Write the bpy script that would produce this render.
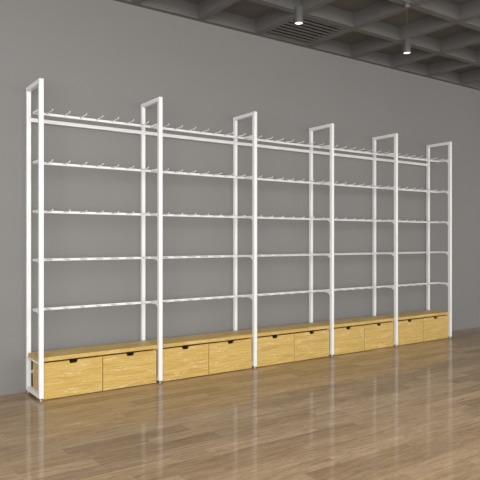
import bpy, bmesh, math, random
from mathutils import Vector, Matrix

for o in list(bpy.data.objects):
    bpy.data.objects.remove(o)
SC = bpy.context.scene
COL = SC.collection

# ------------------------------------------------------------------ camera
cam_data = bpy.data.cameras.new('camera')
cam = bpy.data.objects.new('camera', cam_data)
COL.objects.link(cam)
cam_data.sensor_fit = 'HORIZONTAL'
cam_data.sensor_width = 36.0
cam_data.lens = 36.0 * 599.45 / 480.0
cam_data.shift_y = -0.26 / 480.0
cam.location = (-1.3549, -4.4805, 1.2024)
cam.rotation_euler = (math.pi / 2, 0, -0.6162)
cam_data.clip_start = 0.05
SC.camera = cam

# ------------------------------------------------------------------ world, lights, exposure
world = bpy.data.worlds.new('world')
SC.world = world
world.use_nodes = True
wb = world.node_tree.nodes['Background']
wb.inputs['Color'].default_value = (0.97, 0.985, 1.0, 1)
wb.inputs['Strength'].default_value = 1.8


def area_light(name, loc, target, sx, sy, power, color):
    ld = bpy.data.lights.new(name, 'AREA')
    ld.shape = 'RECTANGLE'
    ld.size, ld.size_y = sx, sy
    ld.energy = power
    ld.color = color
    lo = bpy.data.objects.new(name, ld)
    COL.objects.link(lo)
    lo.location = loc
    lo.rotation_euler = (Vector(target) - Vector(loc)).to_track_quat('-Z', 'Y').to_euler()
    return lo


# added soft fill, unseen, left of and behind the viewer; brightens the left side
area_light('left_fill', (-2.6, -6.0, 1.6), (1.4, 0.3, 1.0), 4.5, 2.8, 190, (0.97, 0.985, 1.0))
# added overhead fill that brightens the floor, standing in for unseen pendants
area_light('overhead_fill', (2.4, -3.4, 3.2), (2.7, -2.4, 0.0), 10.0, 3.6, 275, (1.0, 0.99, 0.975))

vs = SC.view_settings
vs.view_transform = 'Standard'
vs.look = 'None'
vs.gamma = 1.0
vs.use_curve_mapping = False
vs.exposure = 0.05

# ------------------------------------------------------------------ dimensions
B = 0.9922        # bay width
D = 0.3534        # rack depth
S = 0.033         # tube size
FX = -0.0022      # left face of the first frame
XC = FX + S / 2   # its centre line
H = 2.40          # rack height
ZB = 0.02         # underside of the frames
WALL_Y = 0.358
CEIL = 3.262
LEVELS = [2.185, 1.804, 1.428, 1.057, 0.675]     # tops of the hook rails
RAIL_H = 0.0195


# ------------------------------------------------------------------ materials
def new_mat(name):
    m = bpy.data.materials.new(name)
    m.use_nodes = True
    nt = m.node_tree
    return m, nt, nt.nodes['Principled BSDF']


def N(nt, kind, **kw):
    n = nt.nodes.new(kind)
    for k, v in kw.items():
        setattr(n, k, v)
    return n


def math_node(nt, op, a, b=None):
    n = nt.nodes.new('ShaderNodeMath')
    n.operation = op
    for i, v in enumerate((a, b)):
        if v is None:
            continue
        if isinstance(v, (int, float)):
            n.inputs[i].default_value = v
        else:
            nt.links.new(v, n.inputs[i])
    return n.outputs[0]


def ramp(nt, fac, stops):
    r = nt.nodes.new('ShaderNodeValToRGB')
    el = r.color_ramp.elements
    el[0].position, el[0].color = stops[0][0], (*stops[0][1], 1)
    el[1].position, el[1].color = stops[-1][0], (*stops[-1][1], 1)
    for p, c in stops[1:-1]:
        e = el.new(p)
        e.color = (*c, 1)
    nt.links.new(fac, r.inputs[0])
    return r.outputs[0]


def mixc(nt, fac, a, b, blend='MIX'):
    n = nt.nodes.new('ShaderNodeMix')
    n.data_type = 'RGBA'
    n.blend_type = blend
    for idx, v in ((0, fac), (6, a), (7, b)):
        if isinstance(v, (int, float)):
            n.inputs[idx].default_value = v
        elif isinstance(v, tuple):
            n.inputs[idx].default_value = (*v, 1)
        else:
            nt.links.new(v, n.inputs[idx])
    return n.outputs[2]


def noise(nt, vec, scale, detail=4, rough=0.55, dist=0.0):
    n = nt.nodes.new('ShaderNodeTexNoise')
    n.inputs['Scale'].default_value = scale
    n.inputs['Detail'].default_value = detail
    n.inputs['Roughness'].default_value = rough
    n.inputs['Distortion'].default_value = dist
    nt.links.new(vec, n.inputs['Vector'])
    return n.outputs[0]


def mapping(nt, vec, scale, loc=None):
    n = nt.nodes.new('ShaderNodeMapping')
    nt.links.new(vec, n.inputs['Vector'])
    n.inputs['Scale'].default_value = scale
    if loc is not None:
        if isinstance(loc, tuple):
            n.inputs['Location'].default_value = loc
        else:
            nt.links.new(loc, n.inputs['Location'])
    return n.outputs[0]


def simple(name, col, rough, metal=0.0, var=0.04, scale=6.0, spec=0.5):
    m, nt, p = new_mat(name)
    tc = N(nt, 'ShaderNodeTexCoord')
    f = noise(nt, tc.outputs['Object'], scale, 3)
    lo = tuple(c * (1 - var) for c in col)
    hi = tuple(min(1, c * (1 + var)) for c in col)
    nt.links.new(ramp(nt, f, [(0.3, lo), (0.7, hi)]), p.inputs['Base Color'])
    p.inputs['Roughness'].default_value = rough
    p.inputs['Metallic'].default_value = metal
    p.inputs['Specular IOR Level'].default_value = spec
    return m


def wood_mat():
    m, nt, p = new_mat('oiled_ash_veneer')
    tc = N(nt, 'ShaderNodeTexCoord')
    info = N(nt, 'ShaderNodeObjectInfo')
    rv = math_node(nt, 'MULTIPLY', info.outputs['Random'], 37.0)
    cx = N(nt, 'ShaderNodeCombineXYZ')
    for i in range(3):
        nt.links.new(rv, cx.inputs[i])
    base = mapping(nt, tc.outputs['Object'], (1, 1, 1), cx.outputs[0])
    st = mapping(nt, base, (1.1, 15, 15))
    broad = noise(nt, st, 2.4, 3, 0.5, 0.5)
    fine = noise(nt, mapping(nt, base, (4, 60, 60)), 3.0, 5, 0.65)
    wv = nt.nodes.new('ShaderNodeTexWave')
    wv.wave_type = 'BANDS'
    wv.bands_direction = 'Z'
    wv.inputs['Scale'].default_value = 5.0
    wv.inputs['Distortion'].default_value = 9.0
    wv.inputs['Detail'].default_value = 2.0
    wv.inputs['Detail Scale'].default_value = 0.9
    nt.links.new(mapping(nt, base, (0.9, 3.0, 3.0)), wv.inputs['Vector'])
    c = ramp(nt, broad, [(0.28, (0.42, 0.262, 0.058)), (0.5, (0.53, 0.350, 0.093)), (0.70, (0.61, 0.430, 0.138))])
    c = mixc(nt, 0.26, c, ramp(nt, wv.outputs[0], [(0.1, (0.44, 0.26, 0.055)), (0.8, (0.68, 0.475, 0.165))]))
    c = mixc(nt, 0.16, c, ramp(nt, fine, [(0.3, (0.42, 0.25, 0.05)), (0.7, (0.70, 0.49, 0.18))]))
    # pale open-pore flecks along the cathedral grain
    fl = noise(nt, mapping(nt, base, (13, 80, 80)), 2.2, 3, 0.7, 0.8)
    zone = noise(nt, mapping(nt, base, (2.5, 11, 11)), 2.2, 2)
    f1 = math_node(nt, 'MULTIPLY', ramp(nt, fl, [(0.52, (0, 0, 0)), (0.64, (1, 1, 1))]),
                   ramp(nt, zone, [(0.50, (0, 0, 0)), (0.62, (1, 1, 1))]))
    c = mixc(nt, math_node(nt, 'MULTIPLY', f1, 0.75), c, (0.85, 0.72, 0.45))
    nt.links.new(c, p.inputs['Base Color'])
    p.inputs['Roughness'].default_value = 0.42
    p.inputs['Specular IOR Level'].default_value = 0.35
    return m


def floor_mat():
    m, nt, p = new_mat('laminate_planks')
    tc = N(nt, 'ShaderNodeTexCoord')
    sep = N(nt, 'ShaderNodeSeparateXYZ')
    nt.links.new(tc.outputs['Object'], sep.inputs[0])
    W, L = 0.120, 0.78
    ry = math_node(nt, 'DIVIDE', sep.outputs[1], W)
    row = math_node(nt, 'FLOOR', ry)
    wn = N(nt, 'ShaderNodeTexWhiteNoise', noise_dimensions='1D')
    nt.links.new(row, wn.inputs['W'])
    rx = math_node(nt, 'ADD', math_node(nt, 'DIVIDE', sep.outputs[0], L), wn.outputs['Value'])
    plank = math_node(nt, 'FLOOR', rx)
    cmb = N(nt, 'ShaderNodeCombineXYZ')
    nt.links.new(plank, cmb.inputs[0])
    nt.links.new(row, cmb.inputs[1])
    wn2 = N(nt, 'ShaderNodeTexWhiteNoise', noise_dimensions='2D')
    nt.links.new(cmb.outputs[0], wn2.inputs['Vector'])
    tint = wn2.outputs['Value']
    off = N(nt, 'ShaderNodeVectorMath', operation='SCALE')
    nt.links.new(wn2.outputs['Color'], off.inputs[0])
    off.inputs['Scale'].default_value = 23.0
    grain_v = mapping(nt, tc.outputs['Object'], (1.5, 16, 1), off.outputs[0])
    g1 = noise(nt, grain_v, 2.2, 5, 0.6, 0.6)
    g2 = noise(nt, mapping(nt, tc.outputs['Object'], (3, 70, 1), off.outputs[0]), 3.0, 4, 0.6)
    c = ramp(nt, tint, [(0.0, (0.254, 0.168, 0.087)), (0.5, (0.331, 0.226, 0.124)), (1.0, (0.387, 0.271, 0.158))])
    c = mixc(nt, 1.0, c, ramp(nt, g1, [(0.30, (0.68, 0.66, 0.63)), (0.70, (1.27, 1.27, 1.27))]), 'MULTIPLY')
    c = mixc(nt, 0.5, c, ramp(nt, g2, [(0.30, (0.80, 0.78, 0.76)), (0.70, (1.18, 1.18, 1.18))]), 'MULTIPLY')
    g3 = noise(nt, mapping(nt, tc.outputs['Object'], (7, 26, 1), off.outputs[0]), 3.0, 4, 0.7, 1.2)
    c = mixc(nt, 0.6, c, ramp(nt, g3, [(0.36, (0.66, 0.64, 0.60)), (0.52, (1.03, 1.03, 1.03)), (0.68, (1.22, 1.22, 1.22))]), 'MULTIPLY')
    # joints
    fy = math_node(nt, 'FRACT', ry)
    dy = math_node(nt, 'MULTIPLY', math_node(nt, 'MINIMUM', fy, math_node(nt, 'SUBTRACT', 1.0, fy)), W)
    fx = math_node(nt, 'FRACT', rx)
    dx = math_node(nt, 'MULTIPLY', math_node(nt, 'MINIMUM', fx, math_node(nt, 'SUBTRACT', 1.0, fx)), L)
    j = math_node(nt, 'LESS_THAN', math_node(nt, 'MINIMUM', dx, dy), 0.0012)
    c = mixc(nt, math_node(nt, 'MULTIPLY', j, 0.45), c, (0.10, 0.06, 0.035))
    nt.links.new(c, p.inputs['Base Color'])
    p.inputs['Roughness'].default_value = 0.5
    p.inputs['Specular IOR Level'].default_value = 0.3
    p.inputs['Coat Weight'].default_value = 0.48
    p.inputs['Coat Roughness'].default_value = 0.07
    p.inputs['Coat IOR'].default_value = 1.45
    bm_ = N(nt, 'ShaderNodeBump')
    bm_.inputs['Strength'].default_value = 0.05
    bm_.inputs['Distance'].default_value = 0.002
    nt.links.new(g2, bm_.inputs['Height'])
    nt.links.new(bm_.outputs[0], p.inputs['Normal'])
    return m


def ceiling_mat():
    m, nt, p = new_mat('dark_painted_concrete')
    tc = N(nt, 'ShaderNodeTexCoord')
    f = noise(nt, tc.outputs['Object'], 2.5, 5)
    nt.links.new(ramp(nt, f, [(0.3, (0.122, 0.116, 0.110)), (0.7, (0.148, 0.141, 0.134))]), p.inputs['Base Color'])
    p.inputs['Roughness'].default_value = 0.9
    p.inputs['Specular IOR Level'].default_value = 0.2
    return m


def emit_mat(name, col, strength):
    m, nt, p = new_mat(name)
    p.inputs['Base Color'].default_value = (0.8, 0.8, 0.8, 1)
    p.inputs['Emission Color'].default_value = (*col, 1)
    p.inputs['Emission Strength'].default_value = strength
    return m


M_WALL = simple('grey_wall_paint', (0.222, 0.214, 0.206), 0.85, var=0.02, scale=1.2, spec=0.2)
M_FLOOR = floor_mat()
M_CEIL = ceiling_mat()
M_WHITE = simple('white_powder_coat', (0.80, 0.797, 0.785), 0.38, var=0.01, spec=0.4)
M_WOOD = wood_mat()
M_DARK = simple('dark_carcass_board', (0.20, 0.13, 0.06), 0.7)
M_FOOT = simple('pale_glide', (0.55, 0.545, 0.53), 0.4)
M_GRILLE = simple('grey_grille_metal', (0.135, 0.129, 0.122), 0.6)
M_BLACK = simple('black_duct_lining', (0.012, 0.012, 0.012), 0.9)
M_LAMP = simple('grey_lamp_metal', (0.10, 0.10, 0.10), 0.45, metal=0.2)
M_GLOW = emit_mat('lit_lamp_lens', (1.0, 0.97, 0.93), 1.6)


# ------------------------------------------------------------------ mesh helpers
def box(bm, x0, x1, y0, y1, z0, z1):
    vs_ = [bm.verts.new((x, y, z)) for z in (z0, z1) for y in (y0, y1) for x in (x0, x1)]
    for f in ((0, 2, 3, 1), (4, 5, 7, 6), (0, 1, 5, 4), (2, 6, 7, 3), (0, 4, 6, 2), (1, 3, 7, 5)):
        bm.faces.new([vs_[i] for i in f])


def prism(bm, pts, axis, a, b):
    """extrude a 2-D outline along an axis between a and b"""
    def v(p, t):
        if axis == 'x':
            return (t, p[0], p[1])
        if axis == 'y':
            return (p[0], t, p[1])
        return (p[0], p[1], t)
    lo = [bm.verts.new(v(p, a)) for p in pts]
    hi = [bm.verts.new(v(p, b)) for p in pts]
    bm.faces.new(lo)
    bm.faces.new(hi[::-1])
    n = len(pts)
    for i in range(n):
        k = (i + 1) % n
        bm.faces.new((lo[i], hi[i], hi[k], lo[k]))


def tube(bm, pts, r, seg=8):
    pts = [Vector(p) for p in pts]
    rings = []
    for i, p in enumerate(pts):
        t = (pts[min(i + 1, len(pts) - 1)] - pts[max(i - 1, 0)]).normalized()
        a = Vector((1, 0, 0)) if abs(t.x) < 0.9 else Vector((0, 1, 0))
        u = t.cross(a).normalized()
        w = t.cross(u)
        rings.append([bm.verts.new(p + r * (math.cos(2 * math.pi * k / seg) * u + math.sin(2 * math.pi * k / seg) * w))
                      for k in range(seg)])
    for a, b in zip(rings, rings[1:]):
        for k in range(seg):
            l = (k + 1) % seg
            bm.faces.new((a[k], a[l], b[l], b[k]))
    bm.faces.new(rings[0][::-1])
    bm.faces.new(rings[-1])


def lathe(bm, prof, seg=24, cx=0, cy=0):
    rings = []
    for r, z in prof:
        rings.append([bm.verts.new((cx + r * math.cos(2 * math.pi * k / seg), cy + r * math.sin(2 * math.pi * k / seg), z))
                      for k in range(seg)])
    for a, b in zip(rings, rings[1:]):
        for k in range(seg):
            l = (k + 1) % seg
            bm.faces.new((a[k], a[l], b[l], b[k]))
    bm.faces.new(rings[0][::-1])
    bm.faces.new(rings[-1])


def finish(name, bm, mat, parent=None, loc=(0, 0, 0), bevel=0.0, smooth=False):
    bmesh.ops.recalc_face_normals(bm, faces=bm.faces)
    if bevel:
        ed = [e for e in bm.edges if len(e.link_faces) == 2 and e.calc_face_angle(0) > 0.6]
        bmesh.ops.bevel(bm, geom=ed, offset=bevel, segments=2, profile=0.5, affect='EDGES')
    me = bpy.data.meshes.new(name)
    bm.to_mesh(me)
    bm.free()
    if smooth:
        me.polygons.foreach_set('use_smooth', [True] * len(me.polygons))
        me.set_sharp_from_angle(angle=math.radians(40))
    me.materials.append(mat)
    o = bpy.data.objects.new(name, me)
    COL.objects.link(o)
    o.location = loc
    if parent:
        o.parent = parent
    return o


def thing(name, label, cat, loc=(0, 0, 0), group=None):
    o = bpy.data.objects.new(name, None)
    COL.objects.link(o)
    o.location = loc
    o.empty_display_size = 0.1
    o['label'] = label
    o['category'] = cat
    if group:
        o['group'] = group
    return o


def copy_part(o, parent, loc):
    c = o.copy()
    COL.objects.link(c)
    c.parent = parent
    c.location = loc
    return c


# ------------------------------------------------------------------ the room
def struct(name, bm, mat, bevel=0):
    o = finish(name, bm, mat, bevel=bevel)
    o['kind'] = 'structure'
    return o


RX0, RX1, RY0 = -5.5, 10.5, -6.2
bm = bmesh.new(); box(bm, RX0, RX1, RY0, WALL_Y + 0.2, -0.12, 0.0); struct('floor', bm, M_FLOOR)
bm = bmesh.new(); box(bm, RX0, RX1, WALL_Y, WALL_Y + 0.2, 0.0, 3.75); struct('wall_back', bm, M_WALL)

# waffle slab: soffit plus ribs, cast in one piece
PX, PY = 0.672, 0.700
BX0, BY0 = 2.258, -0.345      # a rib line in each direction
RIB = 0.074
DEPTH = 0.135
xs = [BX0 + PX * k for k in range(-11, 13)]
ys = [BY0 - PY * k for k in range(0, 12)]
bm = bmesh.new()
box(bm, RX0, RX1, RY0, WALL_Y, CEIL + DEPTH, CEIL + DEPTH + 0.15)
for x in xs:
    box(bm, x - RIB / 2, x + RIB / 2, RY0, WALL_Y - 0.055, CEIL, CEIL + DEPTH + 0.001)
for y in ys:
    for x in [xs[0] - PX] + xs:
        box(bm, x + RIB / 2, x + PX - RIB / 2, y - RIB / 2, y + RIB / 2, CEIL, CEIL + DEPTH + 0.001)
box(bm, RX0, RX1, WALL_Y - 0.055, WALL_Y, CEIL, CEIL + DEPTH + 0.001)
struct('ceiling', bm, M_CEIL)

# ------------------------------------------------------------------ the white display rack
rack = thing('display_rack', 'long white metal five-bay display rack with hook rails standing against the grey wall', 'rack')

# one upright frame (origin at its front left corner on the floor)
bm = bmesh.new()
prism(bm, [(0, ZB), (S, ZB), (S, H), (0, H)], 'x', FX, FX + S)
prism(bm, [(D - S, ZB), (D, ZB), (D, H), (D - S, H)], 'x', FX, FX + S)
box(bm, FX, FX + S, S, D - S, ZB, ZB + S)
box(bm, FX, FX + S, S, D - S, H - S, H)
box(bm, FX + 0.001, FX + S - 0.001, S, D - S, 0.2735, 0.2890)
frame0 = finish('upright_frame', bm, M_WHITE, rack, bevel=0.0022)

bm = bmesh.new()
lathe(bm, [(0.008, 0.0), (0.0095, 0.001), (0.0095, 0.006), (0.005, 0.008), (0.005, ZB + 0.004)], 14)
foot0 = finish('levelling_foot', bm, M_FOOT, frame0, (XC, S / 2, 0), smooth=True)

# bracket: arm from the front post back to the rail, curved gusset under it
RAILY0, RAILY1 = 0.175, 0.193
bm = bmesh.new()
prof = [(S - 0.001, 0.0), (RAILY1, 0.0), (RAILY1, -RAIL_H)]
R = 0.060
c = (S + R, -RAIL_H - R)
for k in range(9):
    a = math.pi / 2 + (math.pi / 2) * k / 8
    prof.append((c[0] + R * math.cos(a), c[1] + R * math.sin(a)))
prof.append((S - 0.001, -RAIL_H - R))
prism(bm, prof, 'x', -0.009, 0.009)
br0 = finish('rail_bracket', bm, M_WHITE, frame0, (XC, 0, LEVELS[0]), bevel=0.001)

frames = []
for i in range(6):
    if i == 0:
        fr, ft, br = frame0, foot0, br0
    else:
        fr = copy_part(frame0, rack, (i * B, 0, 0))
        copy_part(foot0, fr, (XC, S / 2, 0))
        copy_part(br0, fr, (XC, 0, LEVELS[0]))
    copy_part(foot0, fr, (XC, D - S / 2, 0))
    for z in LEVELS[1:]:
        copy_part(br0, fr, (XC, 0, z))
    frames.append(fr)

# rails and the back tie tubes, one per bay
RL0, RL1 = XC + 0.009, B + XC - 0.009
bm = bmesh.new(); box(bm, RL0, RL1, RAILY0, RAILY1, -RAIL_H, 0)
rail0 = finish('hook_rail', bm, M_WHITE, rack, (0, 0, LEVELS[0]), bevel=0.002)
bm = bmesh.new(); box(bm, FX + S, B + FX, D - S + 0.004, D - 0.003, -0.0295, 0)
tie0 = finish('tie_tube', bm, M_WHITE, rack, (0, 0, 2.162), bevel=0.002)
bm = bmesh.new(); box(bm, FX + S, B + FX, D - 0.024, D - 0.004, 0, 0.024)
low0 = finish('back_rail', bm, M_WHITE, rack, (0, 0, 0.150), bevel=0.002)

HOOK_PATH = [(0, RAILY0 + 0.004, -0.006), (0, 0.120, -0.0065), (0, 0.066, -0.0065), (0, 0.050, -0.005),
             (0, 0.040, -0.002), (0, 0.033, 0.003)]
HOOK_X = [0.108 + 0.1335 * k for k in range(7)]


def hook_into(bm, x, z):
    tube(bm, [(p[0] + x, p[1], p[2] + z) for p in HOOK_PATH], 0.0045, 8)


bm = bmesh.new(); hook_into(bm, 0, 0)
hook0 = finish('hook', bm, M_WHITE, rail0, (HOOK_X[0], 0, 0), smooth=True)
far = bmesh.new()
for i in range(5):
    for li, z in enumerate(LEVELS):
        rl = rail0 if (i == 0 and li == 0) else copy_part(rail0, rack, (i * B, 0, z))
        for k, hx in enumerate(HOOK_X):
            if i < 2 or (i == 2 and k < 6):
                if not (i == 0 and li == 0 and k == 0):
                    copy_part(hook0, rl, (hx, 0, 0))
            else:
                hook_into(far, i * B + hx, z)
    if i:
        copy_part(tie0, rack, (i * B, 0, 2.162))
        copy_part(low0, rack, (i * B, 0, 0.150))
fh = finish('hook', far, M_WHITE, rack, smooth=True)
fh['kind'] = 'stuff'

# ------------------------------------------------------------------ the wooden storage benches
TOP_Z0, TOP_Z1 = 0.2900, 0.3210
YF = 0.023                       # plane of the drawer fronts
BENCH_BACK = 0.283
X0, X1 = FX + S + 0.0015, 0.977        # drawer fronts within a bay
XM = 0.503
G = 0.003
DZ0, DZ1 = 0.005, 0.2780


def notch_front(x0, x1):
    """outline of a drawer front with a finger cut-out in its top edge"""
    c_ = (x0 + x1) / 2
    return [(x0, DZ0), (x1, DZ0), (x1, DZ1), (c_ + 0.034, DZ1), (c_ + 0.033, DZ1 - 0.010), (c_ + 0.027, DZ1 - 0.023),
            (c_ - 0.027, DZ1 - 0.023), (c_ - 0.033, DZ1 - 0.010), (c_ - 0.034, DZ1), (x0, DZ1)]


bench0 = thing('storage_bench', '', 'bench', (0, 0, 0), 'oak storage benches along the foot of the rack')
bench_parts = []


def bench_top(a, b, parent):
    """worktop board, notched around the two front posts"""
    f0, f1, yf = FX + S + 0.001, B + FX - 0.001, S + 0.001
    bm = bmesh.new()
    prism(bm, [(f0, YF - 0.002), (f1, YF - 0.002), (f1, yf), (b, yf), (b, BENCH_BACK), (a, BENCH_BACK), (a, yf), (f0, yf)],
          'z', TOP_Z0, TOP_Z1)
    return finish('bench_top', bm, M_WOOD, parent, bevel=0.0012)


for nm, xa in (('side_panel', X0 + 0.001), ('side_panel', X1 - 0.016)):
    bm = bmesh.new(); box(bm, xa, xa + 0.015, YF + 0.019, 0.279, 0.0, TOP_Z0)
    bench_parts.append((finish(nm, bm, M_WOOD, bench0), []))
bm = bmesh.new(); box(bm, X0 + 0.016, X1 - 0.016, 0.266, 0.274, 0.0, TOP_Z0)
bench_parts.append((finish('back_panel', bm, M_DARK, bench0), []))
bm = bmesh.new(); box(bm, XM - 0.006, XM + 0.006, YF + 0.022, 0.266, 0.0, TOP_Z0)
bench_parts.append((finish('divider', bm, M_DARK, bench0), []))
for xa, xb in ((X0, XM - G), (XM + G, X1)):
    bm = bmesh.new(); prism(bm, notch_front(xa, xb), 'y', YF, YF + 0.018)
    dr = finish('drawer', bm, M_WOOD, bench0, bevel=0.001)
    bm = bmesh.new()
    ia, ib = xa + 0.022, xb - 0.022
    box(bm, ia, ib, YF + 0.018, 0.250, 0.020, 0.030)
    box(bm, ia, ia + 0.01, YF + 0.018, 0.250, 0.030, 0.215)
    box(bm, ib - 0.01, ib, YF + 0.018, 0.250, 0.030, 0.215)
    box(bm, ia + 0.01, ib - 0.01, 0.240, 0.250, 0.030, 0.215)
    bx = finish('drawer_box', bm, M_DARK, dr)
    bench_parts.append((dr, [bx]))

BENCH_LABELS = [
    'light oak two-drawer bench nearest the camera, its side showing through the first frame',
    'light oak two-drawer bench in the second bay from the near left end',
    'light oak two-drawer bench in the middle bay of the five-bay rack',
    'light oak two-drawer bench in the fourth bay, beside the farthest bench',
    'light oak two-drawer bench farthest from the camera, at the right end of the rack',
]
for i in range(5):
    if i == 0:
        bn = bench0
    else:
        bn = bench0.copy()
        COL.objects.link(bn)
        bn.location = (i * B, 0, 0)
        for p_, subs in bench_parts:
            q = p_.copy(); COL.objects.link(q); q.parent = bn
            for s_ in subs:
                t = s_.copy(); COL.objects.link(t); t.parent = q
    bench_top(FX if i == 0 else XC + 0.0003, B + (FX + S if i == 4 else XC - 0.0003), bn)
    bn['label'] = BENCH_LABELS[i]

# ------------------------------------------------------------------ ceiling grille
gx0, gx1 = BX0 + RIB / 2, BX0 + PX - RIB / 2
gy0, gy1 = BY0 + RIB / 2, WALL_Y - 0.055
gr = thing('ceiling_grille', 'dark slatted air grille filling one ceiling coffer next to the back wall', 'vent',
           ((gx0 + gx1) / 2, (gy0 + gy1) / 2, CEIL))
hx, hy = (gx1 - gx0) / 2 - 0.001, (gy1 - gy0) / 2 - 0.001
bm = bmesh.new()
fw = 0.007
box(bm, -hx, hx, -hy, -hy + fw, 0.002, 0.045)
box(bm, -hx, hx, hy - fw, hy, 0.002, 0.045)
box(bm, -hx, -hx + fw, -hy + fw, hy - fw, 0.002, 0.045)
box(bm, hx - fw, hx, -hy + fw, hy - fw, 0.002, 0.045)
finish('grille_frame', bm, M_GRILLE, gr)
bm = bmesh.new(); box(bm, -hx, hx, -hy, hy, 0.046, 0.056)
finish('duct_liner', bm, M_BLACK, gr)
ns = 9
pitch = (2 * hy - 2 * fw) / ns
bm = bmesh.new()
prism(bm, [(-0.014, 0.005), (0.011, 0.004), (0.014, 0.010), (-0.011, 0.012)], 'x', -hx + fw, hx - fw)
slat0 = finish('slat', bm, M_GRILLE, gr, (0, -hy + fw + pitch / 2, 0))
for k in range(1, ns):
    copy_part(slat0, gr, (0, -hy + fw + pitch * (k + 0.5), 0))

# ------------------------------------------------------------------ pendant lamps
LAMP_BOTTOM = 2.835


def lamp(x, y, label):
    t = thing('pendant_lamp', label, 'lamp', (x, y, CEIL), 'cylindrical pendant spotlights')
    zb = LAMP_BOTTOM - CEIL
    bm = bmesh.new(); lathe(bm, [(0.027, 0.0), (0.027, -0.026), (0.024, -0.032), (0.004, -0.032)], 24)
    finish('ceiling_rose', bm, M_LAMP, t, smooth=True)
    bm = bmesh.new(); tube(bm, [(0, 0, -0.031), (0, 0, zb + 0.125)], 0.0018, 8)
    finish('suspension_cord', bm, M_LAMP, t, smooth=True)
    bm = bmesh.new()
    lathe(bm, [(0.006, zb + 0.132), (0.010, zb + 0.122), (0.031, zb + 0.120), (0.033, zb + 0.117), (0.033, zb), (0.030, zb), (0.030, zb + 0.006),
               (0.004, zb + 0.006)], 28)
    sh = finish('lamp_housing', bm, M_LAMP, t, smooth=True)
    bm = bmesh.new(); lathe(bm, [(0.001, zb + 0.0055), (0.0295, zb + 0.0055), (0.0295, zb + 0.003), (0.001, zb + 0.002)], 28)
    finish('lens', bm, M_GLOW, sh)
    ld = bpy.data.lights.new('lamp_beam', 'SPOT')
    ld.energy = 4
    ld.spot_size = math.radians(70)
    ld.spot_blend = 0.8
    ld.shadow_soft_size = 0.03
    ld.color = (1.0, 0.96, 0.9)
    lo = bpy.data.objects.new('lamp_beam', ld)
    COL.objects.link(lo)
    lo.parent = t
    lo.location = (0, 0, zb - 0.01)


lamp(1.622, -1.045, 'lit grey cylinder pendant lamp hanging in front of the slatted grille, nearer the camera')
lamp(2.867, -1.045, 'lit grey cylinder pendant lamp on a thin cord farther right, away from the grille')
